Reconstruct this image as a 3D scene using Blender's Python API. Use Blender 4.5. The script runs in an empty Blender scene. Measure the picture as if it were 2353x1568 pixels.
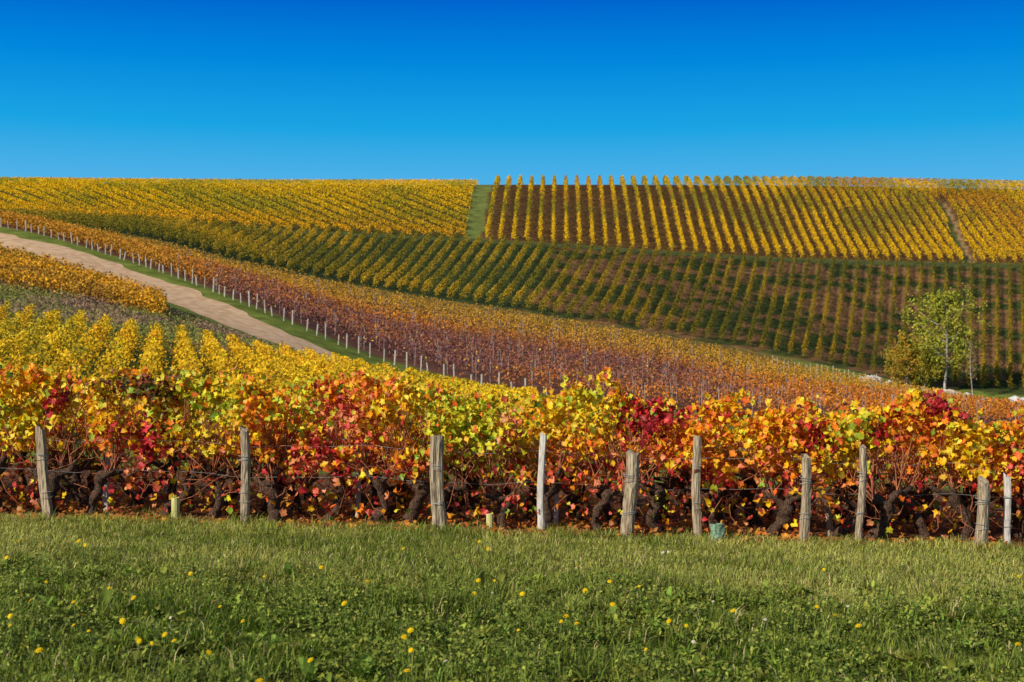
import bpy, math
import numpy as np
from mathutils import Vector
rng = np.random.default_rng(7)
F=3300.0; CX=1176.5; HY=850.0; EYE=1.68
scene=bpy.context.scene

# ------------------------------------------------------------------ helpers
def pchip(xk,yk,x):
    xk=np.asarray(xk,float); yk=np.asarray(yk,float); x=np.asarray(x,float)
    h=np.diff(xk); d=np.diff(yk)/h
    m=np.zeros(len(xk)); m[0]=d[0]; m[-1]=d[-1]
    for i in range(1,len(xk)-1):
        if d[i-1]*d[i]>0:
            w1=2*h[i]+h[i-1]; w2=h[i]+2*h[i-1]
            m[i]=(w1+w2)/(w1/d[i-1]+w2/d[i])
    i=np.clip(np.searchsorted(xk,x)-1,0,len(xk)-2)
    t=(x-xk[i])/h[i]; t=np.clip(t,0,1)
    return ((2*t**3-3*t**2+1)*yk[i]+(t**3-2*t**2+t)*h[i]*m[i]+(-2*t**3+3*t**2)*yk[i+1]+(t**3-t**2)*h[i]*m[i+1])

def _hash(ix,iy,s):
    n=(ix.astype(np.int64)*374761393+iy.astype(np.int64)*668265263+s*1442695041)&0x7fffffff
    n=((n^(n>>13))*1274126177)&0x7fffffff
    return ((n^(n>>16))&0xffff)/65535.0
def vnoise(x,y,s=0):
    ix=np.floor(x); iy=np.floor(y); fx=x-ix; fy=y-iy
    fx=fx*fx*(3-2*fx); fy=fy*fy*(3-2*fy)
    a=_hash(ix,iy,s); b=_hash(ix+1,iy,s); c=_hash(ix,iy+1,s); d=_hash(ix+1,iy+1,s)
    return (a*(1-fx)+b*fx)*(1-fy)+(c*(1-fx)+d*fx)*fy
def fbm(x,y,s=0,o=3):
    t=0;a=.5;n=0
    for k in range(o):
        t=t+a*vnoise(x*2**k,y*2**k,s+k*17); n+=a; a*=.5
    return t/n
def sstep(a,b,x):
    t=np.clip((x-a)/(b-a),0,1); return t*t*(3-2*t)
def mixc(a,b,t):
    t=np.asarray(t)[:,None]; return np.asarray(a)*(1-t)+np.asarray(b)*t

def make_mesh(name,verts,faces,cols=None,mat=None,smooth=False,parent=None):
    verts=np.asarray(verts,np.float32); faces=np.asarray(faces,np.int32)
    k=faces.shape[1]; nf=len(faces)
    me=bpy.data.meshes.new(name)
    me.vertices.add(len(verts)); me.vertices.foreach_set('co',verts.ravel())
    me.loops.add(nf*k); me.loops.foreach_set('vertex_index',faces.ravel())
    me.polygons.add(nf)
    me.polygons.foreach_set('loop_start',np.arange(nf,dtype=np.int32)*k)
    me.polygons.foreach_set('loop_total',np.full(nf,k,np.int32))
    if smooth: me.polygons.foreach_set('use_smooth',np.ones(nf,bool))
    if cols is not None:
        at=me.color_attributes.new('Col','FLOAT_COLOR','POINT')
        c=np.ones((len(verts),4),np.float32); c[:,:3]=np.clip(cols,0,1)
        at.data.foreach_set('color',c.ravel())
    me.update(calc_edges=True)
    ob=bpy.data.objects.new(name,me); scene.collection.objects.link(ob)
    if mat: me.materials.append(mat)
    if parent: ob.parent=parent
    return ob

# ------------------------------------------------------------------ terrain survey
PXC=[-2450,-600,0,300,600,900,1200,1500,1800,2100,2353,2950,4800]
n=len(PXC)
def plane(y,extra=0):
    return [-0.03*((p-CX)/F*y)+extra for p in PXC]
def fromrow(ys,pys): return [EYE+(HY-p)/F*y for y,p in zip(ys,pys)]
LV=[]
LV.append(([2]*n,plane(2))); LV.append(([15]*n,plane(15))); LV.append(([24]*n,plane(24,-0.12)))
def add(ys,pys):
    if not isinstance(ys,list): ys=[ys]*n
    LV.append((ys,fromrow(ys,pys)))
add(40,[810,862,886,902,935,974,998,1012,1025,1035,1045,1050,1055])
add(60,[690,728,762,798,848,908,962,987,1000,1008,1012,1015,1020])
y6=[150,140,124,110,94,84,76,74,72,72,72,72,72]
p6=[450,490,552,640,762,872,945,970,985,992,995,1000,1000]
add([v-6 for v in y6],[460,508,574,664,784,885,950,974,987,994,997,1002,1004])
add(y6,p6)
add([160,149,133,119,103,94,87,85,84,83,83,83,83],[430,475,522,603,716,838,908,942,962,972,978,985,990])
add([180,172,156,158,160,160,158,155,150,145,140,135,135],[425,470,514,566,636,696,743,792,856,913,953,975,985])
add([192,184,168,170,171,171,169,166,161,156,151,146,146],[420,465,507,541,612,670,715,765,818,880,908,935,950])
add([215,205,192,200,207,211,213,216,219,221,222,225,230],[415,462,497,509,528,544,560,580,598,607,612,620,640])
y11=[270,275,280,280,280,280,280,280,280,280,280,280,280]
p11=[405,430,433,433,433,432,431,430,430,434,439,455,500]
add(y11,p11)
LV.append(([v+55 for v in y11],[EYE+(HY-p)/F*y-2.5 for y,p in zip(y11,p11)]))
LV.append(([760]*n,[4.0]*n))
P0=-2450; DP=8
PX=np.arange(P0,4800+1,DP).astype(float)
YK=np.array([pchip(PXC,l[0],PX) for l in LV]); ZK=np.array([pchip(PXC,l[1],PX) for l in LV])
YG=np.concatenate([np.arange(2,25,.25),np.arange(25,330,.65),np.linspace(331,760,24)])
ZT=np.array([pchip(YK[:,j],ZK[:,j],YG) for j in range(len(PX))])
def pxof(x,y): return CX+F*x/y
def Z(x,y):
    x=np.asarray(x,float); y=np.asarray(y,float)
    c=np.clip((pxof(x,y)-P0)/DP,0,len(PX)-1.001); r=np.clip(np.interp(y,YG,np.arange(len(YG))),0,len(YG)-1.001)
    i=c.astype(int); j=r.astype(int); a=c-i; b=r-j
    return (ZT[i,j]*(1-a)+ZT[i+1,j]*a)*(1-b)+(ZT[i,j+1]*(1-a)+ZT[i+1,j+1]*a)*b
def LEV(px,y):
    out=np.zeros_like(y)
    for k in range(len(LV)-1):
        a=np.interp(px,PX,YK[k]); b=np.interp(px,PX,YK[k+1])
        out+=np.clip((y-a)/(b-a),0,1)
    return out
def P(px,lev):
    k=int(min(lev,len(LV)-2)); f=lev-k
    y=np.interp(px,PX,YK[k])*(1-f)+np.interp(px,PX,YK[k+1])*f
    return np.array([(px-CX)/F*y,y])
def lane_x(lev): return 1076+(lev-10)*33

# ------------------------------------------------------------------ materials
def newmat(name):
    m=bpy.data.materials.new(name); m.use_nodes=True; nt=m.node_tree; nt.nodes.clear()
    out=nt.nodes.new('ShaderNodeOutputMaterial'); return m,nt,out
def attr_foliage(name,trans=0.3,rough=.6,spec=.25,nscale=40,namt=.25):
    m,nt,out=newmat(name); N=nt.nodes; L=nt.links
    at=N.new('ShaderNodeAttribute'); at.attribute_name='Col'
    geo=N.new('ShaderNodeNewGeometry')
    no=N.new('ShaderNodeTexNoise'); no.inputs['Scale'].default_value=nscale; L.new(geo.outputs['Position'],no.inputs['Vector'])
    mr=N.new('ShaderNodeMapRange'); mr.inputs['From Min'].default_value=.3; mr.inputs['From Max'].default_value=.7
    mr.inputs['To Min'].default_value=1-namt; mr.inputs['To Max'].default_value=1+namt
    L.new(no.outputs['Fac'],mr.inputs['Value'])
    mul=N.new('ShaderNodeVectorMath'); mul.operation='SCALE'
    L.new(at.outputs['Color'],mul.inputs[0]); L.new(mr.outputs['Result'],mul.inputs['Scale'])
    pr=N.new('ShaderNodeBsdfPrincipled'); pr.inputs['Roughness'].default_value=rough
    pr.inputs['Specular IOR Level'].default_value=spec
    L.new(mul.outputs[0],pr.inputs['Base Color'])
    tr=N.new('ShaderNodeBsdfTranslucent'); L.new(mul.outputs[0],tr.inputs['Color'])
    mx=N.new('ShaderNodeMixShader'); mx.inputs[0].default_value=trans
    L.new(pr.outputs[0],mx.inputs[1]); L.new(tr.outputs[0],mx.inputs[2]); L.new(mx.outputs[0],out.inputs[0])
    return m
def noise_mat(name,c1,c2,scale=(10,10,10),nsc=3,rough=.85,bump=.3,c3=None):
    m,nt,out=newmat(name); N=nt.nodes; L=nt.links
    tc=N.new('ShaderNodeTexCoord'); mp=N.new('ShaderNodeMapping'); mp.inputs['Scale'].default_value=scale
    L.new(tc.outputs['Object'],mp.inputs['Vector'])
    no=N.new('ShaderNodeTexNoise'); no.inputs['Scale'].default_value=nsc; no.inputs['Detail'].default_value=6
    L.new(mp.outputs[0],no.inputs['Vector'])
    cr=N.new('ShaderNodeValToRGB'); e=cr.color_ramp.elements
    e[0].position=.35; e[0].color=(*c1,1); e[1].position=.65; e[1].color=(*c2,1)
    if c3: q=e.new(.8); q.color=(*c3,1)
    L.new(no.outputs['Fac'],cr.inputs[0])
    pr=N.new('ShaderNodeBsdfPrincipled'); pr.inputs['Roughness'].default_value=rough; pr.inputs['Specular IOR Level'].default_value=.2
    L.new(cr.outputs[0],pr.inputs['Base Color'])
    bp=N.new('ShaderNodeBump'); bp.inputs['Strength'].default_value=bump; bp.inputs['Distance'].default_value=.02
    L.new(no.outputs['Fac'],bp.inputs['Height']); L.new(bp.outputs[0],pr.inputs['Normal'])
    L.new(pr.outputs[0],out.inputs[0]); return m
M_leaf=attr_foliage('vine_leaf',.36,.45,.3,45,.2)
M_far=attr_foliage('distant_foliage',.22,.8,.05,3,.2)
M_grass=attr_foliage('grass_blades',.36,.65,.12,20,.15)
M_wood=noise_mat('weathered_wood',(.16,.11,.065),(.5,.4,.27),(14,14,1.6),5,.9,.8,(.6,.5,.36))
M_woodpale=noise_mat('pale_grey_wood',(.32,.29,.26),(.6,.55,.5),(14,14,2),5,.9,.5)
M_bark=noise_mat('vine_bark',(.02,.012,.008),(.14,.08,.05),(20,20,8),4,.95,.9)
M_cane=noise_mat('vine_cane',(.22,.06,.03),(.42,.16,.07),(5,5,5),3,.7,.1)
M_wire=noise_mat('galvanised_wire',(.25,.25,.25),(.42,.42,.42),(5,5,5),3,.5,.05)
M_post=noise_mat('distant_post_wood',(.36,.32,.26),(.55,.5,.42),(2,2,2),3,.9,.1)
M_stake=noise_mat('trellis_stake_wood',(.25,.2,.18),(.42,.36,.33),(2,2,2),3,.9,.1)
M_tbark=noise_mat('pale_tree_bark',(.25,.22,.18),(.5,.46,.38),(2,2,1),3,.9,.2)
M_stone=noise_mat('white_limestone',(.5,.48,.44),(.75,.73,.7),(2,2,2),3,.9,.3)
M_guard=noise_mat('yellow_plastic_guard',(.5,.46,.16),(.64,.58,.26),(8,8,2),3,.5,.1)
M_bag=noise_mat('green_plastic_bag',(.1,.2,.12),(.3,.4,.26),(12,12,12),3,.4,.8)
M_stem=noise_mat('flower_stem',(.1,.16,.03),(.18,.25,.06),(8,8,8),3,.7,.1)
M_road=noise_mat('sandy_track',(.5,.31,.17),(.7,.48,.29),(.5,.5,.5),3,.95,.25,(.78,.58,.38))

m,nt,out=newmat('ground_soil_and_grass'); N=nt.nodes; L=nt.links
at=N.new('ShaderNodeAttribute'); at.attribute_name='Col'; geo=N.new('ShaderNodeNewGeometry')
n1=N.new('ShaderNodeTexNoise'); n1.inputs['Scale'].default_value=.8; n1.inputs['Detail'].default_value=5
n2=N.new('ShaderNodeTexNoise'); n2.inputs['Scale'].default_value=14; n2.inputs['Detail'].default_value=4
for q in (n1,n2): L.new(geo.outputs['Position'],q.inputs['Vector'])
ad=N.new('ShaderNodeMath'); ad.operation='ADD'; L.new(n1.outputs['Fac'],ad.inputs[0]); L.new(n2.outputs['Fac'],ad.inputs[1])
mr=N.new('ShaderNodeMapRange'); mr.inputs['From Min'].default_value=.7; mr.inputs['From Max'].default_value=1.3
mr.inputs['To Min'].default_value=.45; mr.inputs['To Max'].default_value=1.55; L.new(ad.outputs[0],mr.inputs['Value'])
mul=N.new('ShaderNodeVectorMath'); mul.operation='SCALE'; L.new(at.outputs['Color'],mul.inputs[0]); L.new(mr.outputs[0],mul.inputs['Scale'])
pr=N.new('ShaderNodeBsdfPrincipled'); pr.inputs['Roughness'].default_value=.95; pr.inputs['Specular IOR Level'].default_value=.05
bp=N.new('ShaderNodeBump'); bp.inputs['Strength'].default_value=.5; bp.inputs['Distance'].default_value=.08
L.new(ad.outputs[0],bp.inputs['Height']); L.new(bp.outputs[0],pr.inputs['Normal'])
L.new(mul.outputs[0],pr.inputs['Base Color']); L.new(pr.outputs[0],out.inputs[0]); M_ground=m

# ------------------------------------------------------------------ terrain mesh
nc,nr=len(PX),len(YG)
PP,YY=np.meshgrid(PX,YG,indexing='ij')
XX=(PP-CX)/F*YY
V=np.stack([XX,YY,ZT],-1).reshape(-1,3)
px=PP.ravel(); y=YY.ravel(); x=XX.ravel(); lev=LEV(px,y)
GR=np.array([.14,.17,.03]); SOIL=np.array([.17,.075,.035])
col=np.tile(GR,(len(px),1)); nz=fbm(x*.35,y*.35,3); nzb=fbm(x*.08,y*.08,9)
col=mixc(col,col*1.3,nz)
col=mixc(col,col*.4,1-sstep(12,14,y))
def region(mask,c): 
    global col
    col=mixc(col,c,np.clip(mask,0,1))
region(sstep(14.35,14.75,y+.35*(fbm(x*1.5,y*1.5,5)-.5))*(1-sstep(23,24,y)),SOIL*.9)
region((sstep(2.15,2.3,lev)*(1-sstep(3.98,4.02,lev))),np.array([.055,.08,.02]))
sc=sstep(4.0,4.05,lev)*(1-sstep(4.75,4.95,lev))*(1-sstep(500,680,px))
region(sc,mixc(np.tile([.19,.13,.07],(len(px),1)),np.tile([.12,.13,.035],(len(px),1)),sstep(.4,.6,nz)))
region(sstep(7.02,7.06,lev)*(1-sstep(8.0,8.1,lev)),[.17,.075,.05])
region(sstep(8.0,8.05,lev)*(1-sstep(8.95,9.0,lev))*(1-sstep(1750,1900,px)),[.16,.12,.035])
tk_=sstep(8.42,8.48,lev)*(1-sstep(8.66,8.72,lev))*sstep(1950,2010,px)
region(tk_,[.42,.33,.2])
cl=sstep(-20,20,px-(1195+(lev-9)*90))
n_=len(px)
cc=mixc(np.tile([.042,.06,.02],(n_,1)),mixc(np.tile([.21,.11,.048],(n_,1)),np.tile([.05,.065,.018],(n_,1)),sstep(.42,.56,nz)),cl)
region(sstep(8.95,9.0,lev)*(1-sstep(9.97,9.99,lev)),cc)
region(sstep(9.97,9.985,lev)*(1-sstep(10.02,10.04,lev)),[.075,.09,.028])
up=sstep(10.02,10.04,lev)*(1-sstep(11.5,11.8,lev))
rl=sstep(-4,4,px-lane_x(lev)-30)
ct=mixc(np.tile([.07,.06,.014],(n_,1)),np.tile([.13,.07,.025],(n_,1)),rl)
region(up,ct)
ln=up*(np.abs(px-lane_x(lev)-10)<20)
region(ln,[.15,.18,.045])
lane2=up*(1-sstep(10.55,10.6,lev))*(np.abs(px-(2225-(lev-10)*115))<7); region(lane2,[.06,.085,.025])
lane3=up*(1-sstep(10.55,10.6,lev))*(np.abs(px-(2238-(lev-10)*113))<5); region(lane3,[.3,.19,.09])
idx=np.arange(nc*nr).reshape(nc,nr)
Fq=np.stack([idx[:-1,:-1],idx[1:,:-1],idx[1:,1:],idx[:-1,1:]],-1).reshape(-1,4)
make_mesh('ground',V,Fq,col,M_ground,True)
vb=[[-60,-60,1.8],[60,-60,-1.8],[-60,2,1.8],[60,2,-1.8]]
make_mesh('grass_verge_ground',vb,[[2,0,1,3]],np.tile([.14,.17,.03],(4,1)),M_ground)

# ------------------------------------------------------------------ sandy track
pxs=np.linspace(-900,1000,240); C=np.array([P(p,6.0) for p in pxs])
T=np.gradient(C,axis=0); T/=np.linalg.norm(T,axis=1)[:,None]; Nn=np.stack([-T[:,1],T[:,0]],1)
rv=[];NA=9
for a in np.linspace(-1,1,NA):
    wob=(.9*(vnoise(C[:,0]*.5,C[:,1]*.5,int(11+a))-.5) if abs(a)>.9 else np.zeros(240))
    q=C+Nn*(a*2.3+wob)[:,None]
    rv.append(np.column_stack([q,Z(q[:,0],q[:,1])+.06-.03*abs(a)]))
rv=np.array(rv); ii=np.arange(NA*240).reshape(NA,240)
make_mesh('dirt_road',rv.reshape(-1,3),np.stack([ii[:-1,:-1],ii[1:,:-1],ii[1:,1:],ii[:-1,1:]],-1).reshape(-1,4),None,M_road,True)

# ------------------------------------------------------------------ leaf scattering
def diamonds(c,size,bias,aspect=.75,spread=1.0):
    n=len(c); nn=rng.normal(size=(n,3))*spread+np.asarray(bias); nn/=np.linalg.norm(nn,axis=1)[:,None]
    r=rng.normal(size=(n,3)); t=np.cross(nn,r); t/=np.linalg.norm(t,axis=1)[:,None]; b=np.cross(nn,t)
    s=(size*rng.uniform(.6,1.3,n))[:,None]
    v=np.stack([c+t*s,c+b*s*aspect,c-t*s*.9,c-b*s*aspect],1).reshape(-1,3)
    return v,np.arange(n*4).reshape(n,4)
BIAS=(-.45,-.5,.55)
def rows_points(lines,dens,H,W,mask=None,hmin=.25,clump=.4,hp=.75):
    xs=[];ys=[];hs=[]
    for A,B in lines:
        d=B-A; Lg=np.linalg.norm(d); k=int(Lg*dens)
        if k<2: continue
        t=rng.random(k); nv=np.array([-d[1],d[0]])/Lg
        ph=rng.random()*99
        topn=vnoise(t*Lg*1.1+ph,t*0,3)
        h=hmin+(H*(1-.5*clump+clump*topn)-hmin)*rng.random(k)**hp
        w=rng.normal(size=k)*W*(1.1-.8*h/H)
        keep=rng.random(k)<(1-1.2*clump+2.2*clump*vnoise(t*Lg*.9+ph,t*0+5,8))
        xs.append((A[0]+d[0]*t+nv[0]*w)[keep]);ys.append((A[1]+d[1]*t+nv[1]*w)[keep]);hs.append(h[keep])
    x=np.concatenate(xs);y=np.concatenate(ys);h=np.concatenate(hs)
    px=pxof(x,y); lv=LEV(px,y)
    if mask is not None:
        mk=mask(px,lv,x,y); x,y,h,px,lv=x[mk],y[mk],h[mk],px[mk],lv[mk]
    return x,y,h,px,lv
def jitter(c,a=.18):
    c=np.asarray(c); return np.clip(c*(1+a*rng.normal(size=(len(c),1)))*(1+.06*rng.normal(size=c.shape)),.004,1)
def build_rows(name,pts,colf,size,ja=.15):
    x,y,h,px,lv=pts; c=np.column_stack([x,y,Z(x,y)+h])
    v,f=diamonds(c,np.full(len(c),size),BIAS)
    col=jitter(colf(x,y,h,px,lv),ja); make_mesh(name,v,f,np.repeat(col,4,0),M_far)
def full(c,n): return np.tile(np.asarray(c,float),(n,1))

# top right block
lines=[]
t=1147.0
while t<2750:
    b=1290+(t-1290)*1.2
    A=P(b,10.02); B=P(t,10.97); lines.append((A,B))
    t+=25.5-5*np.clip((t-1400)/400,0,1)
def m_tr(px,lv,x,y):
    a=px>lane_x(lv)+30
    b=~((lv<10.58)&(np.abs(px-(2230-(lv-10)*114))<12)); c=~((np.abs(lv-10.6)<.012)&(px>2030)&(px<2210))
    return a&b&c
def c_tr(x,y,h,px,lv):
    g=fbm(x*.12,y*.12,31); c=mixc(full([.3,.25,.02],len(x)),full([.72,.44,.012],len(x)),sstep(.28,.6,g+.2*rng.random(len(x))-.16+.32*(1-sstep(10.,10.4,lv))))
    c=mixc(c,full([.22,.2,.025],len(x)),.6*sstep(10.78,10.95,lv))
    return mixc(c,full([.58,.25,.015],len(x)),sstep(.58,.75,fbm(x*.07,y*.07,77))*.7)
build_rows('hillside_vineyard_rows',rows_points(lines,66,1.8,.22,m_tr,.15,.12),c_tr,.105)
# top left block : oblique rows
lines=[]; dirv=np.array([-.62,1.]);dirv/=np.linalg.norm(dirv); A0=P(1075,10.04); SP=2.75
for i in range(-40,90):
    base=A0+np.array([-i*SP/abs(dirv[1]),0]) ; lines.append((base-dirv*(35 if i>=0 else 0),base+dirv*110))
def m_tl(px,lv,x,y): return (px<lane_x(lv)-8)&(lv>10.02)&(lv<11.12)&(px>-420)
def c_tl(x,y,h,px,lv):
    g=fbm(x*.1,y*.1,41); c=mixc(full([.42,.35,.02],len(x)),full([.8,.5,.012],len(x)),sstep(.3,.6,g+.2*rng.random(len(x))-.1))
    c=mixc(c,full([.82,.4,.012],len(x)),(1-sstep(10.,10.35,lv))*.8)
    return c
build_rows('hillside_vineyard_rows',rows_points(lines,62,1.05,.15,m_tl,.1,.12),c_tl,.105)
# middle band
lines=[]; t=60.0
while t<2720:
    dd=np.interp(t,[60,330,840,1050,1290,1640,2030,2300,2720],[95,95,95,105,100,66,26,2,-35])
    lines.append((P(t-dd,9.02),P(t,9.975))); t+=np.interp(t,[0,900,1700,2400],[27,29,29,29])
def c_c(x,y,h,px,lv):
    g=fbm(x*.12,y*.12,51); c=mixc(full([.2,.17,.022],len(x)),full([.5,.31,.022],len(x)),sstep(.38,.68,g+.25*rng.random(len(x))-.12))
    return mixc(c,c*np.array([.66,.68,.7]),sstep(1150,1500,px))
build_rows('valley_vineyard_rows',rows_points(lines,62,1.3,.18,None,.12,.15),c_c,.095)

# russet field, contour rows
def contour_lines(l0,l1,nrow,pa,pb,step=40):
    out=[]
    for l in np.linspace(l0,l1,nrow):
        q=[P(p,l) for p in np.arange(pa,pb,step)]
        out+=[(q[i],q[i+1]) for i in range(len(q)-1)]
    return out
def c_e(x,y,h,px,lv):
    f=lv-7; g=fbm(x*.1,y*.1,61); rr=rng.random(len(x)); nn_=len(x)
    och=full([.52,.27,.03],nn_); rus=full([.40,.14,.035],nn_); pur=full([.2,.085,.09],nn_); org=full([.6,.2,.025],nn_)
    c=mixc(rus,org,sstep(.4,.62,g+.3*rr-.15))
    c=mixc(c,och,sstep(.6,.75,f+.1*(g-.5)))
    streak=np.exp(-((f-.42-.05*np.sin(x*.05))/.10)**2)*sstep(400,650,px)*(1-sstep(1500,1800,px))+np.exp(-((f-.1)/.09)**2)*sstep(430,560,px)*(1-sstep(1000,1300,px))+.8*np.exp(-((f-.2)/.08)**2)*sstep(800,1100,px)*(1-sstep(1700,2000,px))
    c=mixc(c,pur,np.clip(streak*1.25*(rr*.6+.5),0,.92))
    c=mixc(c,och,(1-sstep(300,560,px))*.7)
    yl=rng.random(nn_)<.03; c[yl]=[.7,.42,.04]
    return c
build_rows('russet_vineyard_rows',rows_points(contour_lines(7.06,8.05,46,-250,2850),30,1.3,.3,None,.1),c_e,.088,.25)
def m_h(px,lv,x,y): return (lv>4.42+.1*px/300)&(lv<4.83)&(px<385-20*rng.random(len(px)))
def c_h(x,y,h,px,lv):
    g=fbm(x*.2,y*.2,71); return mixc(full([.68,.34,.025],len(x)),full([.42,.22,.035],len(x)),sstep(.35,.65,g))
build_rows('orange_vineyard_rows',rows_points(contour_lines(4.36,4.83,28,-500,420,30),50,1.3,.3,m_h),c_h,.09,.25)
# scrub
k=44000; a=rng.uniform(-350,700,k); l=rng.uniform(4.02,4.75,k)
pts=np.array([P(p,q) for p,q in zip(a,l)]); x,y=pts.T; kp=fbm(x*.3,y*.3,81)>.3; x,y=x[kp],y[kp]
h=rng.random(len(x))**1.5*.6
v,f=diamonds(np.column_stack([x,y,Z(x,y)+h]),np.full(len(x),.11),(0,-.6,.3),.3)
cs=mixc(full([.34,.21,.14],len(x)),full([.25,.25,.06],len(x)),sstep(.4,.6,fbm(x*.25,y*.25,83)))
make_mesh('dry_scrub',v,f,np.repeat(jitter(cs),4,0),M_far)
# yellow field
lines=[]; dv=np.array([-.24,1.0]); dv/=np.linalg.norm(dv)
for i in range(-36,50):
    b=np.array([i*1.04-3,28.0]); lines.append((b,b+dv*38))
def m_i(px,lv,x,y): return (lv>2.14)&(lv<4.0)&(px<1235)&(px>-520)
def c_i(x,y,h,px,lv):
    g=fbm(x*.25,y*.25,91); rr=rng.random(len(x)); c=mixc(full([.8,.5,.02],len(x)),full([.45,.36,.03],len(x)),sstep(.45,.7,g+.3*rr-.15))
    c=mixc(c,full([.78,.36,.02],len(x)),sstep(.5,.7,fbm(x*.3,y*.3,95))*.5)
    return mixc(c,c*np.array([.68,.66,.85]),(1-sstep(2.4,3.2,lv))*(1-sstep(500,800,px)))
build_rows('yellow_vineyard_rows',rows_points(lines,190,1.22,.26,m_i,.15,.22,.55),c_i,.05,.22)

# ------------------------------------------------------------------ tubes
class Tubes:
    def __init__(s): s.v=[];s.f=[];s.n=0
    def add(s,path,rad,k=5,lump=0,cap=True):
        path=np.asarray(path,float); m=len(path); rad=np.broadcast_to(rad,(m,)).astype(float)
        T=np.gradient(path,axis=0); T/=np.linalg.norm(T,axis=1)[:,None]+1e-9
        ref=np.array([0,1,0.]) if abs(T[:,1]).mean()<.8 else np.array([1.,0,0])
        a=np.cross(T,ref); a/=np.linalg.norm(a,axis=1)[:,None]+1e-9; b=np.cross(T,a)
        th=np.arange(k)/k*2*np.pi
        r=rad[:,None]*(1+lump*rng.normal(size=(m,k)))
        V=path[:,None,:]+r[...,None]*(np.cos(th)[None,:,None]*a[:,None,:]+np.sin(th)[None,:,None]*b[:,None,:])
        i=np.arange(m*k).reshape(m,k)+s.n
        f=np.stack([i[:-1],np.roll(i[:-1],-1,1),np.roll(i[1:],-1,1),i[1:]],-1).reshape(-1,4)
        s.v.append(V.reshape(-1,3)); s.f.append(f); s.n+=m*k
        if cap:
            s.v.append(path[-1:]+T[-1:]*rad[-1]*.15); c=s.n; s.n+=1
            j=i[-1]; s.f.append(np.stack([j,np.roll(j,-1),np.full(k,c),np.full(k,c)],-1))
    def build(s,name,mat,smooth=True,parent=None):
        v=np.concatenate(s.v); f=np.concatenate(s.f)
        me=bpy.data.meshes.new(name); me.from_pydata(v.tolist(),[],[tuple(dict.fromkeys(q)) for q in f.tolist()]); me.update()
        if smooth: me.polygons.foreach_set('use_smooth',np.ones(len(me.polygons),bool))
        ob=bpy.data.objects.new(name,me); scene.collection.objects.link(ob); me.materials.append(mat)
        if parent: ob.parent=parent
        return ob

tb=Tubes(); q=np.array([P(p,7.0) for p in np.linspace(-350,1262,500)]); sd=np.r_[0,np.cumsum(np.linalg.norm(np.diff(q,axis=0),axis=1))]
for s_ in np.arange(0,sd[-1],1.12):
    s_+=rng.normal()*.14; xx=np.interp(s_,sd,q[:,0]);yy=np.interp(s_,sd,q[:,1]);zz=float(Z(xx,yy)); hh=rng.uniform(.65,1.15)
    tb.add([(xx,yy,zz-.1),(xx+rng.normal()*.07,yy,zz+hh)],rng.uniform(.04,.065),6)
tb.build('vineyard_fence',M_post,False)
tb=Tubes()
for l in np.linspace(7.06,8.0,46)[::2]:
    for p in np.arange(420,2700,66):
        xx,yy=P(p+rng.uniform(-25,25),l); zz=float(Z(xx,yy)); tb.add([(xx,yy,zz),(xx+rng.normal()*.05,yy,zz+rng.uniform(1.15,1.45))],.022,4)
tb.build('trellis_stakes',M_stake,False)
tb=Tubes()
for i,s_ in enumerate(np.linspace(0,1,20)):
    xx,yy=P(1775+s_*240,8.25+.25*s_); zz=float(Z(xx,yy)); tb.add([(xx,yy,zz-.1),(xx+rng.normal()*.06,yy,zz+rng.uniform(.9,1.25))],.05,5)
tb.build('vineyard_fence',M_post,False)

# ------------------------------------------------------------------ trees, shrubs
def tree(name,px,lev,H,R,crown0,colA,colB,nleaf,size,trunk_r,nb=16,slim=1.0):
    x0,y0=P(px,lev); z0=float(Z(x0,y0)); root=bpy.data.objects.new(name,None); scene.collection.objects.link(root)
    tb=Tubes(); tk=[(x0+.15*math.sin(t*5+px),y0+.1*math.cos(t*4),z0-.2+t*H*.93) for t in np.linspace(0,1,9)]
    tb.add(tk,np.linspace(trunk_r,trunk_r*.2,9),8,.04)
    tips=[]
    for i in range(nb):
        t=crown0+(1-crown0)*(i+.5)/nb*.95; an=i*2.4+rng.random(); p=np.array([x0+.1*math.sin(t*5),y0,z0+t*H*.93])
        ln=R*(math.sin(math.pi*min(1,(t-crown0)/(1-crown0)*.8+.2))**.7)*rng.uniform(.55,1.2)
        e=p+np.array([math.cos(an)*ln,math.sin(an)*ln,ln*rng.uniform(.35,.8)*slim])
        mid=(p+e)/2+np.array([0,0,-.1*ln]); tb.add([p,mid,e],[trunk_r*.4,trunk_r*.25,trunk_r*.08],5)
        tips+=[(e,ln*.34+.2),(mid*.4+e*.6,ln*.34+.2),(mid,ln*.22+.15)]
    tips.append((np.array(tk[-1]),R*.3))
    tb.build('trunk_and_limbs',M_tbark,True,root)
    cs=[];cl=[]
    per=nleaf//len(tips)
    for c,r in tips:
        sub=c+rng.normal(size=(7,3))*r*.6
        w=rng.integers(0,7,per); pt=sub[w]+rng.normal(size=(per,3))*r*.27
        tone=rng.random(7)[w]; cs.append(pt); cl.append(mixc(full(colA,per),full(colB,per),tone))
    cs=np.concatenate(cs); cl=jitter(np.concatenate(cl)); v,f=diamonds(cs,np.full(len(cs),size),BIAS)
    make_mesh('leaves',v,f,np.repeat(cl,4,0),M_far,parent=root)
tree('poplar_tree',2173,8.75,10.8,3.2,.24,(.2,.24,.03),(.48,.43,.05),7000,.13,.17,24)
tree('autumn_shrub',2085,8.75,5.2,2.2,.06,(.5,.27,.03),(.26,.25,.03),6000,.11,.08,13)
tree('autumn_shrub',2128,8.78,3.8,1.6,.08,(.38,.28,.03),(.17,.2,.03),3500,.11,.08,10)
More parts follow.
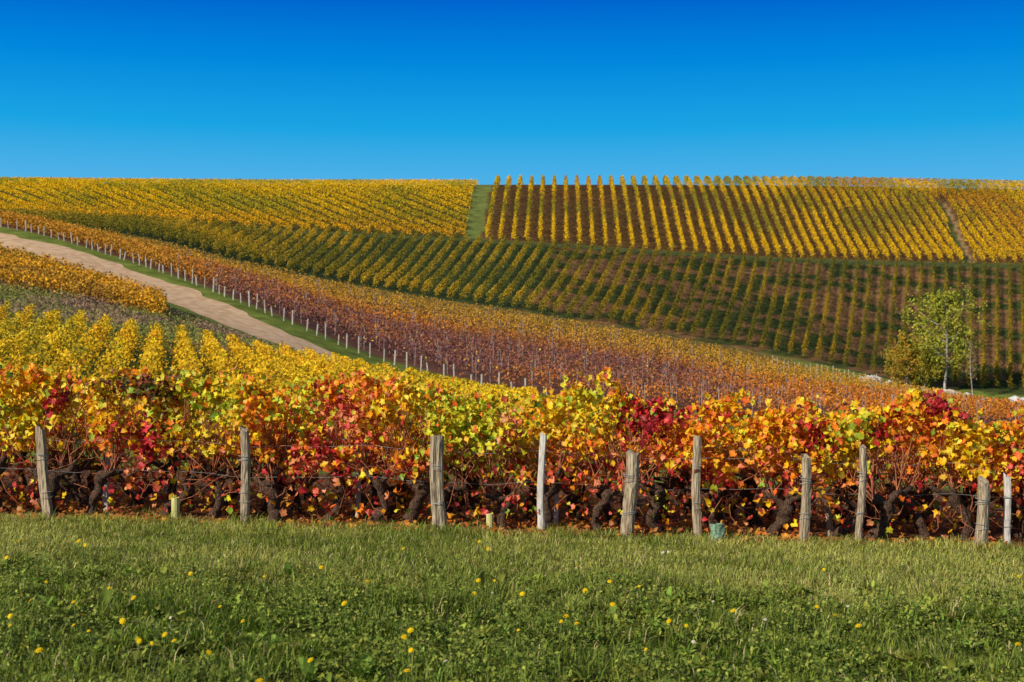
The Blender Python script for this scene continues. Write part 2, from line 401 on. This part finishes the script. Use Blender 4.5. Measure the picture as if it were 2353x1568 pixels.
tree('young_tree',2232,8.55,6.6,.8,.35,(.3,.22,.08),(.2,.16,.06),260,.09,.07,12,1.6)
def stones(px,lev,n,w,sz):
    import bmesh
    bm=bmesh.new(); x0,y0=P(px,lev)
    for i in range(n):
        g=bmesh.ops.create_icosphere(bm,subdivisions=1,radius=1); ox=x0+rng.normal()*w; oy=y0+rng.normal()*.5; s=sz*rng.uniform(.5,1.2); oz=float(Z(ox,oy))+s*.35
        for vv in g['verts']:
            c=vv.co; vv.co=Vector((ox+c.x*s*1.3*rng.uniform(.8,1.15),oy+c.y*s*rng.uniform(.8,1.15),oz+c.z*s*.7*rng.uniform(.8,1.15)))
    me=bpy.data.meshes.new('stone_pile'); bm.to_mesh(me); bm.free(); me.materials.append(M_stone)
    scene.collection.objects.link(bpy.data.objects.new('stone_pile',me))
stones(2002,8.66,20,.8,.5); stones(2172,8.66,18,.9,.45); stones(2345,8.6,10,.4,.55)

# ------------------------------------------------------------------ front grapevines
RD=15.05
def mx(p): return (p-CX)/F*RD
def mz(p): return EYE+(HY-p)/F*RD
tp=np.array([(-300,850),(0,850),(60,848),(110,860),(150,880),(210,865),(300,862),(400,858),(480,860),(560,870),(620,888),(700,884),(760,866),(850,870),(960,878),(1000,890),(1100,898),(1200,915),(1290,912),(1340,885),(1390,865),(1420,885),(1460,938),(1520,934),(1600,942),(1660,932),(1710,905),(1750,925),(1830,933),(1880,962),(1960,967),(2050,930),(2110,912),(2170,908),(2220,957),(2353,964),(2700,965)],float)
OUT=np.array([(0,-.35),(.35,-.66),(.78,-.45),(.74,-.08),(.97,.28),(.54,.48),(0,1.0),(-.54,.48),(-.97,.28),(-.74,-.08),(-.78,-.45),(-.35,-.66)])
def leaves(c,size,cin,cout,bias,spread=.9):
    n=len(c); nn=rng.normal(size=(n,3))*spread+np.asarray(bias); nn/=np.linalg.norm(nn,axis=1)[:,None]
    dn=np.tile([0,0,-1.],(n,1))+rng.normal(size=(n,3))*.6; u=dn-nn*(dn*nn).sum(1)[:,None]; u/=np.linalg.norm(u,axis=1)[:,None]; s_=np.cross(u,nn)
    T=np.vstack([[0,0],OUT]); fold=rng.uniform(.05,.8,n); curl=rng.uniform(-.7,.4,n)
    X=T[:,0][None]*np.ones((n,1))*rng.uniform(.7,1.1,n)[:,None]; Y=T[:,1][None]*np.ones((n,1))
    jit=1+.12*rng.normal(size=X.shape); X=X*jit; Y=Y*jit
    W=fold[:,None]*np.abs(X)+curl[:,None]*Y**2+rng.normal(size=X.shape)*.09
    S=size[:,None,None]
    V=c[:,None,:]+S*(X[...,None]*s_[:,None]+Y[...,None]*u[:,None]+W[...,None]*nn[:,None])
    k=len(T); b=(np.arange(n)*k)[:,None,None]
    o=np.arange(1,13); tri=np.stack([np.zeros(12,int),o,np.roll(o,-1)],-1)[None]+b
    col=np.repeat(cout[:,None,:],k,1); col[:,0]=cin
    return V.reshape(-1,3),tri.reshape(-1,3),col.reshape(-1,3)
G={'YG':[(.64,.55,.03),(.4,.44,.03),(.82,.64,.03),(.62,.56,.03)],'YE':[(.9,.55,.012),(.9,.45,.01),(.88,.62,.05),(.86,.38,.01)],
'OR':[(.88,.32,.01),(.86,.22,.015),(.86,.44,.02),(.74,.13,.02)],'PK':[(.8,.2,.09),(.72,.09,.06),(.84,.28,.1),(.6,.05,.04)],
'CR':[(.5,.012,.025),(.65,.03,.045),(.3,.01,.018),(.7,.05,.06)],'MR':[(.16,.025,.02),(.12,.09,.02),(.28,.05,.02),(.34,.2,.02)],'GN':[(.22,.32,.03),(.15,.23,.02),(.4,.43,.03),(.3,.36,.03)]}
KEY=list(G)
BL=[(40,930,90,80,'YE',.8),(30,950,60,30,'YG',.5),(130,920,25,40,'CR',.5),(20,1100,60,50,'PK',.6),(250,950,70,60,'YE',.8),(310,885,80,28,'MR',.7),(380,940,30,90,'MR',.5),(320,1040,75,65,'CR',.85),(260,1010,60,50,'OR',.6),
(480,930,80,80,'YG',.7),(480,1000,70,40,'YE',.85),(460,1090,70,40,'PK',.7),(610,920,40,60,'OR',.85),(600,1050,80,60,'OR',.7),(690,920,60,50,'YG',.75),(660,1000,60,50,'OR',.55),(740,1050,60,45,'CR',.55),
(740,900,30,20,'CR',.4),(820,960,85,68,'PK',.65),(820,895,80,30,'OR',.7),(940,950,70,70,'YE',.75),(900,1040,80,50,'OR',.75),(1080,950,110,65,'YG',.7),(1100,1050,110,70,'YG',.65),(1180,1100,60,50,'GN',.4),(1180,960,30,50,'PK',.5),
(1240,940,50,50,'OR',.5),(1340,940,95,90,'YE',.95),(1330,920,60,60,'YG',.4),(1330,1060,80,60,'OR',.65),(1480,965,55,45,'CR',.92),(1560,958,75,34,'CR',.8),(1540,1060,100,50,'PK',.75),(1570,1010,60,40,'OR',.8),
(1380,1055,30,22,'CR',.7),(1700,960,90,60,'OR',.6),(1700,1020,90,60,'YE',.75),(1640,1060,60,50,'OR',.7),(1860,1005,38,32,'CR',.95),(1800,1000,60,60,'OR',.65),(1760,1070,60,40,'PK',.4),(1950,1000,60,45,'YG',.6),(1950,1080,60,60,'YE',.6),(2040,985,36,48,'CR',.65),
(2090,960,60,50,'OR',.75),(2165,930,44,36,'CR',.92),(2150,1030,70,60,'OR',.7),(2260,1010,80,65,'YE',.85),(2320,980,60,60,'OR',.5),(2200,1110,60,50,'YE',.6),(1750,1100,80,40,'OR',.6),(2050,1090,80,60,'OR',.8),(1450,1100,50,40,'PK',.7),(2330,1080,60,50,'PK',.5),(700,1110,80,40,'PK',.7),(950,1100,80,45,'OR',.8)]
def vine_row(name,yrow,dens,seed,offs=0):
    L_=17.5; k=int(L_*dens); x=rng.uniform(-L_/2,L_/2,k)*yrow/RD
    top=(np.interp(x/yrow*RD,mx(tp[:,0]),mz(tp[:,1]))) + .2*(fbm(x*2.3,x*0,seed)-.5)+.17*(vnoise(x*7,x*0,seed+5)-.5)
    if offs: top=np.interp(x,mx(tp[:,0]),mz(tp[:,1]))-.09-.04*offs+.25*(fbm(x*1.3,x*0,seed)-.5)
    g=Z(x,np.full(k,yrow)); botm=.55+.42*(fbm(x*1.8,x*0,seed+2)-.42)+g
    r=rng.random(k)**.8; z=botm+(top-botm)*r
    low=rng.random(k)<.055; z[low]=g[low]+rng.uniform(.12,.6,low.sum())
    f=(z-g)/(top-g); yy=yrow+rng.normal(size=k)*(.2*(1.15-.5*f))
    hole=fbm(x*3.4+z*1.3,z*3.9,seed+9)
    keep=(rng.random(k)<sstep(.34,.52,hole)*1.0+.06)
    yy=yy-.2*(fbm(x*2.6,z*2.9,seed+40)-.5)*2
    if seed==1: keep&=~((np.abs(x-mx(172))<.15)&(rng.random(k)<.95))
    if seed==2: keep&=~((np.abs(x-mx(168)*1.07)<.12)&(rng.random(k)<.8))
    x,z,yy,g,top=x[keep],z[keep],yy[keep],g[keep],top[keep]; k=len(x)
    sx=rng.uniform(-8,8,90 if seed==1 else 30)
    for s0 in sx:
        t0=float(np.interp(s0,mx(tp[:,0]),mz(tp[:,1])))-.06; m_=rng.integers(3,7); q=rng.random(m_)
        dx=rng.normal()*.12; hh=rng.uniform(.04,.15)
        x=np.r_[x,s0+dx*q];z=np.r_[z,t0+hh*q];yy=np.r_[yy,yrow+rng.normal(size=m_)*.05]
    k=len(x); g=Z(x,yy)
    PXp=CX+F*x/yrow; PYp=HY-F*(z-EYE)/yrow
    grp=np.where(fbm(x*1.7,z*2,seed+20)>.46,KEY.index('YE'),KEY.index('OR')); rr=rng.random(k); grp[rr<.16]=KEY.index('YG'); grp[rr>.95]=KEY.index('PK')
    for (a,b,ra,rb,kk,pp) in BL:
        d=((PXp-a)/ra)**2+((PYp-b)/rb)**2; hit=rng.random(k)<pp*np.exp(-.6*d**1.5)*1.05; grp[hit]=KEY.index(kk)
    lo=(z-g<.7)&(rng.random(k)<.55); grp[lo]=rng.choice([KEY.index('PK'),KEY.index('CR'),KEY.index('PK'),KEY.index('OR')],lo.sum())
    grp[(rng.random(k)<.03)]=KEY.index('GN')
    pal=np.array([G[q_] for q_ in KEY]); co=pal[grp,rng.integers(0,4,k)]
    co=jitter(co,.13); ci=np.clip(co*np.array([1.02,1.3,1.3])+np.array([0.02,.03,0]),0,.92)
    V,Fc,Cc=leaves(np.column_stack([x,yy,z]),rng.uniform(.022,.056,k),ci,co,(-.45,-.75,.4),.9)
    root=bpy.data.objects.new(name,None); scene.collection.objects.link(root)
    make_mesh('leaves',V,Fc,Cc,M_leaf,False,root)
    tk=Tubes(); cn=Tubes(); xx=-8.6
    while xx<8.6:
        xx+=rng.uniform(.36,.66); yb=yrow-.05+rng.normal()*.07; z0=float(Z(xx,yb)); Ht=rng.uniform(.4,.62); lean=rng.normal()*.14
        nseg=13; ts=np.linspace(0,1,nseg); wob=np.cumsum(rng.normal(size=(nseg,2))*.02,axis=0)
        pth=np.column_stack([xx+lean*ts+wob[:,0]+.03*np.sin(ts*7+xx),yb+wob[:,1],z0-.05+Ht*ts])
        r0=rng.uniform(.036,.065); rad=r0*(1.2-.6*ts+.35*np.sin(ts*9+xx*3)**2*.6+.6*np.exp(-((ts-.88)/.12)**2)); rad[-1]*=.5
        tk.add(pth,rad,10,.16); head=pth[-2]
        for j in range(rng.integers(2,5)):
            e=head+np.array([rng.uniform(-.3,.3),rng.normal()*.06,rng.uniform(.0,.18)]); mid=(head+e)/2+rng.normal(size=3)*.03
            tk.add([head,mid,e],[r0*.75,r0*.6,r0*.4],7,.2)
            for q in range(rng.integers(4,7)):
                st=mid+(e-mid)*rng.random(); tx=st[0]+rng.normal()*.2; tz=z0+rng.uniform(.8,1.3)
                m1=st*.55+np.array([tx,yb,tz])*.45+rng.normal(size=3)*.05; m2=st*.25+np.array([tx,yb,tz])*.75+rng.normal(size=3)*.045
                cn.add([st,m1,m2,(tx,yb+rng.normal()*.12,tz)],[.007,.006,.005,.003],4)
        for q in range(10):
            st=np.array([xx+rng.normal()*.25,yrow-.1+rng.normal()*.13,z0+rng.uniform(.3,.9)]); e=st+np.array([rng.normal()*.25,rng.normal()*.1,rng.uniform(-.45,.15)])
            cn.add([st,st*.6+e*.4+rng.normal(size=3)*.05,(st*.2+e*.8)+rng.normal(size=3)*.04,e],[.005,.0045,.004,.003],4)
    tk.build('trunks',M_bark,True,root); cn.build('canes',M_cane,True,root)
vine_row('grapevine_row',15.15,1650,1)
vine_row('grapevine_row',16.2,950,2,offs=1)
vine_row('grapevine_row',17.25,600,3,offs=2)
vine_row('grapevine_row',18.4,500,4,offs=3)

tb=Tubes()
for zz,yy in ((.5,14.98),(.82,14.98),(.55,16.0),(.85,16.0)):
    xs=np.linspace(-9,9,90); tb.add(np.column_stack([xs,np.full(90,yy),-0.03*xs+zz+.02*np.sin(xs*3)+.01*np.sin(xs*7.3)]),.0016,4)
tb.build('trellis_wire',M_wire)

# posts
PST=[(93,988,119,1195,23,14.65,0),(561,985,568,1212,25,14.65,0),(1005,1005,1007,1225,26,14.65,0),(1247,1000,1244,1240,15,14.7,1),(1452,1040,1440,1258,31,14.5,0),(1600,1005,1601,1228,17,14.75,0),
(1850,1047,1847,1258,23,14.6,0),(1981,1028,1971,1270,18,14.6,0),(2256,1103,2252,1268,27,14.55,0),(2311,1095,2315,1255,16,14.7,1),(2500,1050,2505,1270,22,14.6,0),(-180,990,-170,1190,22,14.65,0),
(248,1040,246,1165,13,15.8,1),(1903,1130,1902,1235,13,15.3,0),(1277,1080,1276,1215,12,15.6,1),(822,1030,823,1170,10,16.0,1)]
for (a,b,c,d,w,yy,pale) in PST:
    x1=(a-CX)/F*yy; x0=(c-CX)/F*yy; z1=EYE+(HY-b)/F*yy; z0=float(Z(x0,yy))-.08; r=w/F*yy/2
    root=bpy.data.objects.new('wooden_post',None); scene.collection.objects.link(root)
    ts=np.linspace(0,1,14); ph=rng.random()*6
    pth=np.column_stack([x0+(x1-x0)*ts+.012*np.sin(ts*5+ph),np.full(14,yy)+.005*np.sin(ts*4),z0+(z1-z0)*ts])
    th=np.arange(12)/12*2*np.pi; prof=1+.12*np.sin(2*th+ph)+.09*np.sin(3*th+ph*2)+.08*rng.normal(size=12)
    V=[];
    for i,(p,t_) in enumerate(zip(pth,ts)):
        rr=r*(1.06-.1*t_)*(prof+.04*rng.normal(size=12))
        V.append(np.column_stack([p[0]+rr*np.cos(th),p[1]+rr*np.sin(th),np.full(12,p[2])+(.025*np.cos(th+ph)+.012*rng.normal(size=12) if i==13 else 0)]))
    V=np.concatenate(V); i=np.arange(14*12).reshape(14,12); f=np.stack([i[:-1],np.roll(i[:-1],-1,1),np.roll(i[1:],-1,1),i[1:]],-1).reshape(-1,4)
    fl=f.tolist()+[list(i[-1])]
    me=bpy.data.meshes.new('post'); me.from_pydata(V.tolist(),[],fl); me.materials.append(M_woodpale if pale else M_wood)
    ob=bpy.data.objects.new('post',me); scene.collection.objects.link(ob); ob.parent=root
    if w>15:
        tb=Tubes()
        for hz in (.36,.39,.70,.72,.745):
            hz+=rng.normal()*.02
            cx=x0+(x1-x0)*hz; cz=z0+(z1-z0)*hz; t_=np.linspace(0,2*np.pi,17)
            tb.add(np.column_stack([cx+r*1.16*np.cos(t_),yy+r*1.16*np.sin(t_),cz+.012*np.sin(t_+hz*40)]),.0028,4,cap=False)
        tb.build('wire_wraps',M_wire,True,root)

def guard(name,px,top,base,w,mat,lump,yy=14.75):
    x0=(px-CX)/F*yy; zb=float(Z(x0,yy))-.02; zt=EYE+(HY-top)/F*yy; r=w/F*yy/2; V=[];k=12
    th=np.arange(k)/k*2*np.pi; hs=[zb,zb*.6+zt*.4,zb*.3+zt*.7,zt]
    for (s,seq) in ((1,hs),(.88,hs[::-1])):
        for h in seq: 
            rr=r*s*(1+lump*np.sin(th*3+h*30)+lump*.6*rng.normal(size=k)); V+=np.column_stack([x0+rr*np.cos(th),yy+rr*np.sin(th),np.full(k,h)]).tolist()
    i=np.arange(8*k).reshape(8,k); f=np.stack([i[:-1],np.roll(i[:-1],-1,1),np.roll(i[1:],-1,1),i[1:]],-1).reshape(-1,4).tolist()
    me=bpy.data.meshes.new(name); me.from_pydata(V,[],f); me.materials.append(mat); scene.collection.objects.link(bpy.data.objects.new(name,me))
guard('vine_guard',405,1143,1190,19,M_guard,.02); guard('vine_guard',1126,1180,1225,17,M_guard,.03); guard('vine_guard_bag',1647,1203,1262,32,M_bag,.1,14.45)

# ------------------------------------------------------------------ fallen leaves
k=6500; x=rng.uniform(-8.5,8.5,k); y=14.4+rng.random(k)**1.3*5; kp=rng.random(k)<sstep(.3,.6,fbm(x*1.5,y*1.5,101))+.15; x,y=x[kp],y[kp]; k=len(x)
pal=np.array([(.6,.2,.03),(.5,.12,.03),(.7,.32,.04),(.32,.11,.04),(.6,.26,.08)]); co=jitter(pal[rng.integers(0,5,k)],.2)
V,Fc,Cc=leaves(np.column_stack([x,y,Z(x,y)+rng.uniform(.015,.07,k)]),rng.uniform(.03,.055,k),co,co,(-.1,-.3,1),.35)
make_mesh('fallen_leaves',V,Fc,Cc,M_leaf)

# ------------------------------------------------------------------ grass
def blades(n,ya,yb,hf,wf,colf,name,dens=None,lnr=(.15,.9)):
    y=np.sqrt(rng.uniform(ya**2,yb**2,n)); hw=.46*y+1.6; x=rng.uniform(-1,1,n)*hw
    if dens is not None:
        kp=rng.random(n)<dens(x,y); x,y=x[kp],y[kp]; n=len(x)
    h=hf(x,y)*rng.uniform(.5,1.35,n); w=wf*rng.uniform(.7,1.4,n); an=rng.uniform(0,2*np.pi,n)+2.5*(fbm(x*1.4,y*1.4,17)-.5)
    d=np.column_stack([np.cos(an),np.sin(an),0*an]); s=np.column_stack([-np.sin(an),np.cos(an),0*an])
    fa=rng.uniform(-.6,.6,n); s=s*np.cos(fa)[:,None]+d*np.sin(fa)[:,None]
    ln=rng.uniform(*lnr,n); b=np.column_stack([x,y,Z(x,y)-.005]); up=np.array([0,0,1.])
    m_=b+d*(ln*h*.35)[:,None]+up*(h*.62)[:,None]; t=b+d*(ln*h)[:,None]+up*(h*(1.0-.3*ln))[:,None]
    W=w[:,None]
    V=np.stack([b-s*W,b+s*W,m_-s*W*.75,m_+s*W*.75,t],1).reshape(-1,3); o=(np.arange(n)*5)[:,None]
    Fc=np.stack([np.hstack([o,o+1,o+3]),np.hstack([o,o+3,o+2]),np.hstack([o+2,o+3,o+4])],1).reshape(-1,3)
    make_mesh(name,V,Fc,np.repeat(jitter(colf(x,y),.24),5,0),M_grass)
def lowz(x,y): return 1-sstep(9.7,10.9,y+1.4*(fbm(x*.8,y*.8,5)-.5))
def gh(x,y): return .035+.04*fbm(x*1.2,y*1.2,111)+.06*fbm(x*5,y*5,112)**2+.09*sstep(.48,.72,fbm(x*2.5,y*2.5,113))*(y<11.5)+.07*sstep(.5,.8,fbm(x*4,y*4,119))*np.exp(-((y-14.2)/.5)**2)+.03*np.exp(-((y-14.4)/.25)**2)
def gc(x,y):
    g=fbm(x*.9,y*.9,121); c=mixc(full([.26,.31,.05],len(x)),full([.48,.48,.11],len(x)),sstep(.3,.7,g+.3*(fbm(x*5,y*5,122)-.5)))
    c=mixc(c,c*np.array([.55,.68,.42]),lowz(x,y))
    st=rng.random(len(x))<.09; c[st]=[.64,.53,.26]; return c
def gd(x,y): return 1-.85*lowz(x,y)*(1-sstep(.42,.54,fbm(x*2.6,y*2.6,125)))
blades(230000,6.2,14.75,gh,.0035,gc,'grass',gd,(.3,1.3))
def tuft(x,y): return sstep(.55,.66,fbm(x*2.2,y*2.2,131))
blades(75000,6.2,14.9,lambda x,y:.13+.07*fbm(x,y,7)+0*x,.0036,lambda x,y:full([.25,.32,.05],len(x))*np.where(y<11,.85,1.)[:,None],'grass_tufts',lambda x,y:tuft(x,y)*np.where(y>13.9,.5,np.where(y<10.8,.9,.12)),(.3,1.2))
k=100000; y=np.sqrt(rng.uniform(6.2**2,11.8**2,k)); x=rng.uniform(-1,1,k)*(.46*y+1.6)
kp=rng.random(k)<sstep(.46,.58,fbm(x*2.6,y*2.6,141))*(1-sstep(10.4,11.4,y)); x,y=x[kp],y[kp]; k=len(x)
h=.02+rng.random(k)*.2*fbm(x*3,y*3,143)**1.5*2
v,f=diamonds(np.column_stack([x,y,Z(x,y)+h]),np.full(k,.014),(-.2,-.3,1.2),.6,.9)
make_mesh('clover_patch',v,f,np.repeat(jitter(mixc(full([.13,.19,.03],k),full([.40,.43,.08],k),rng.random(k)**1.7),.25),4,0),M_grass)
Vs=[];Fs=[];Cs=[];n0=0
for i in range(4600):
    y0=math.sqrt(rng.uniform(6.2**2,11.3**2)); x0=rng.uniform(-1,1)*(.46*y0+1.5)
    cl_=fbm(np.array([x0*1.5]),np.array([y0*1.5]),151)[0]
    if cl_<.48 and rng.random()<.88: continue
    zb=float(Z(x0,y0)); base=np.array([x0,y0,zb+.03*rng.random()]); nl=rng.integers(5,12); c0=np.array([.18,.24,.035])*rng.uniform(.55,1.6)*np.array([rng.uniform(.85,1.3),1,1])
    sz=rng.uniform(.04,.11)*(1.5 if rng.random()<.2 else 1)
    for j in range(nl):
        an=rng.uniform(0,6.28); Ln=sz*rng.uniform(.6,1.3); wd=Ln*rng.uniform(.08,.17); el=rng.uniform(.35,1.4)
        d=np.array([math.cos(an),math.sin(an),0]); s=np.array([-d[1],d[0],0])
        vs=[]; crv=rng.uniform(.2,.7)
        for t,wv in ((0,.25),(.3,.8),(.6,1.0),(.85,.65),(1,.05)):
            p=base+d*Ln*t*math.cos(el)+np.array([0,0,1])*Ln*(t*math.sin(el)-crv*t*t*math.sin(el)); wv*=rng.uniform(.75,1.2)
            vs+=[p-s*wd*wv+np.array([0,0,wd*.4*wv]),p,p+s*wd*wv+np.array([0,0,wd*.4*wv])]
        Vs+=vs; cc=c0*rng.uniform(.7,1.35); Cs+=[cc,cc*1.35,cc]*5
        for a in range(4):
            for b in range(2): q=n0+a*3+b; Fs.append((q,q+1,q+4,q+3))
        n0+=15
make_mesh('broadleaf_weeds',np.array(Vs),np.array(Fs),np.array(Cs),M_grass,True)

def flowers(name,pts,rad,petal,centre,hgt):
    root=bpy.data.objects.new(name,None); scene.collection.objects.link(root)
    tb=Tubes(); Vs=[];Fs=[];Cs=[];n0=0
    for (x0,y0) in pts:
        zb=float(Z(x0,y0)); hh=rng.uniform(*hgt); top=np.array([x0+rng.normal()*.02,y0,zb+hh]); tb.add([(x0,y0,zb),(top+np.array([x0,y0,zb]))/2+rng.normal(size=3)*.006,top],.0022,4)
        nrm=np.array([-.25,-.55,.9])+rng.normal(size=3)*.3; nrm/=np.linalg.norm(nrm); u=np.cross(nrm,[1,0,.1]); u/=np.linalg.norm(u); w=np.cross(nrm,u); R=rad*rng.uniform(.6,1.2)
        for layer,(sc_,lift) in enumerate(((1,0),(.7,.25))):
            k=16; c=top+nrm*R*(.15+lift); Vs.append(c+nrm*R*.1); Cs.append(centre)
            for j in range(k):
                a=j/k*6.283+layer*.2; r_=R*sc_*(1 if j%2==0 else .72); Vs.append(c+(u*math.cos(a)+w*math.sin(a))*r_+nrm*R*.12); Cs.append(petal)
            for j in range(k): Fs.append((n0,n0+1+j,n0+1+(j+1)%k))
            n0+=k+1
    tb.build('stems',M_stem,True,root); make_mesh('flower_heads',np.array(Vs),np.array(Fs),np.array(Cs),M_grass,False,root)
def g_at(px,py):
    yy=EYE/((py-HY)/F); xx=(px-CX)/F*yy
    for _ in range(3): yy=(EYE-float(Z(xx,yy))-.17)/((py-HY)/F); xx=(px-CX)/F*yy
    return xx,min(yy,14.3)
fl=[(8,1256),(20,1282),(46,1245),(438,1316),(728,1298),(1118,1262),(1143,1338),(48,1368),(92,1373),(181,1385),(314,1372),(256,1350),(110,1338),(795,1388),(1088,1358),(1400,1342),(1190,1364),(1475,1352),(1410,1396),(28,1418),(36,1438),(180,1430),(288,1428),(322,1462),(315,1478),(345,1476),(374,1464),(390,1478),(480,1500),(693,1522),(940,1440),(935,1462),(935,1542),(950,1495),(1200,1440),(1570,1433),(1693,1408),(1925,1415),(2345,1412),(1895,1306),(1965,1440),(105,1500),(2128,1262),(1105,1247),(600,1555),(1870,1400)]
pts=[g_at(*p) for p in fl]+[(rng.uniform(-5,1),rng.uniform(7.5,12)) for _ in range(24)]+[(rng.uniform(0,6),rng.uniform(7,12)) for _ in range(10)]
flowers('dandelion_flowers',pts,.020,(.88,.66,.01),(.85,.5,.01),(.15,.19))
flowers('daisy_flowers',[g_at(*p) for p in [(1518,1268),(1528,1266),(397,1422),(1030,1510),(1635,1380),(1745,1422),(1577,1475),(1937,1390),(1130,1360)]],.015,(.75,.74,.72),(.8,.55,.05),(.15,.18))

# ------------------------------------------------------------------ sky & sun
S=Vector((-.70,-.60,.50)).normalized()
sun=bpy.data.lights.new('sun','SUN'); sun.energy=5.0; sun.angle=math.radians(.53); sun.color=(1,.91,.76)
so=bpy.data.objects.new('sun',sun); scene.collection.objects.link(so); so.rotation_euler=S.to_track_quat('Z','Y').to_euler()
w=bpy.data.worlds.new('World'); scene.world=w; w.use_nodes=True; nt=w.node_tree; N=nt.nodes; L=nt.links; N.clear()
o=N.new('ShaderNodeOutputWorld'); bg=N.new('ShaderNodeBackground'); sk=N.new('ShaderNodeTexSky'); sk.sky_type='NISHITA'; sk.sun_disc=False
sk.sun_elevation=math.asin(S.z); sk.sun_rotation=math.atan2(S.x,S.y); sk.dust_density=.3; sk.air_density=1.0; sk.ozone_density=1.0; sk.altitude=300
tc=N.new('ShaderNodeTexCoord'); sp=N.new('ShaderNodeSeparateXYZ'); L.new(tc.outputs['Generated'],sp.inputs[0])
cr=N.new('ShaderNodeValToRGB'); e=cr.color_ramp.elements
stops=[(0,(.14,.48,.78)),(.125,(.085,.45,.80)),(.165,(.01,.37,.77)),(.21,(.0,.245,.72)),(.255,(.0,.115,.61)),(.45,(.0,.07,.42))]
e[0].position=0; e[0].color=(*stops[0][1],1); e[1].position=stops[-1][0]; e[1].color=(*stops[-1][1],1)
for p_,c_ in stops[1:-1]: q=e.new(p_); q.color=(*c_,1)
L.new(sp.outputs['Z'],cr.inputs[0])
scl=N.new('ShaderNodeVectorMath'); scl.operation='SCALE'; scl.inputs['Scale'].default_value=1/.08; L.new(cr.outputs[0],scl.inputs[0])
mr=N.new('ShaderNodeMapRange'); mr.inputs['From Min'].default_value=.26; mr.inputs['From Max'].default_value=.38; mr.inputs['To Min'].default_value=1; mr.inputs['To Max'].default_value=0
L.new(sp.outputs['Z'],mr.inputs['Value'])
mixn=N.new('ShaderNodeMix'); mixn.data_type='RGBA'; L.new(mr.outputs[0],mixn.inputs['Factor']); L.new(sk.outputs[0],mixn.inputs['A']); L.new(scl.outputs[0],mixn.inputs['B'])
L.new(mixn.outputs['Result'],bg.inputs['Color']); bg.inputs['Strength'].default_value=.08; L.new(bg.outputs[0],o.inputs[0])

# ------------------------------------------------------------------ camera
cam=bpy.data.cameras.new('camera'); co_=bpy.data.objects.new('camera',cam); scene.collection.objects.link(co_); scene.camera=co_
cam.sensor_width=36; cam.lens=36*F/2353; co_.location=(0,0,EYE); co_.rotation_euler=(math.radians(90)+math.atan(66/F),0,0)
cam.clip_start=.1; cam.clip_end=3000
cam.dof.use_dof=True; cam.dof.focus_distance=14.5; cam.dof.aperture_fstop=4.5
scene.view_settings.view_transform='Standard'; scene.view_settings.look='None'; scene.view_settings.exposure=0
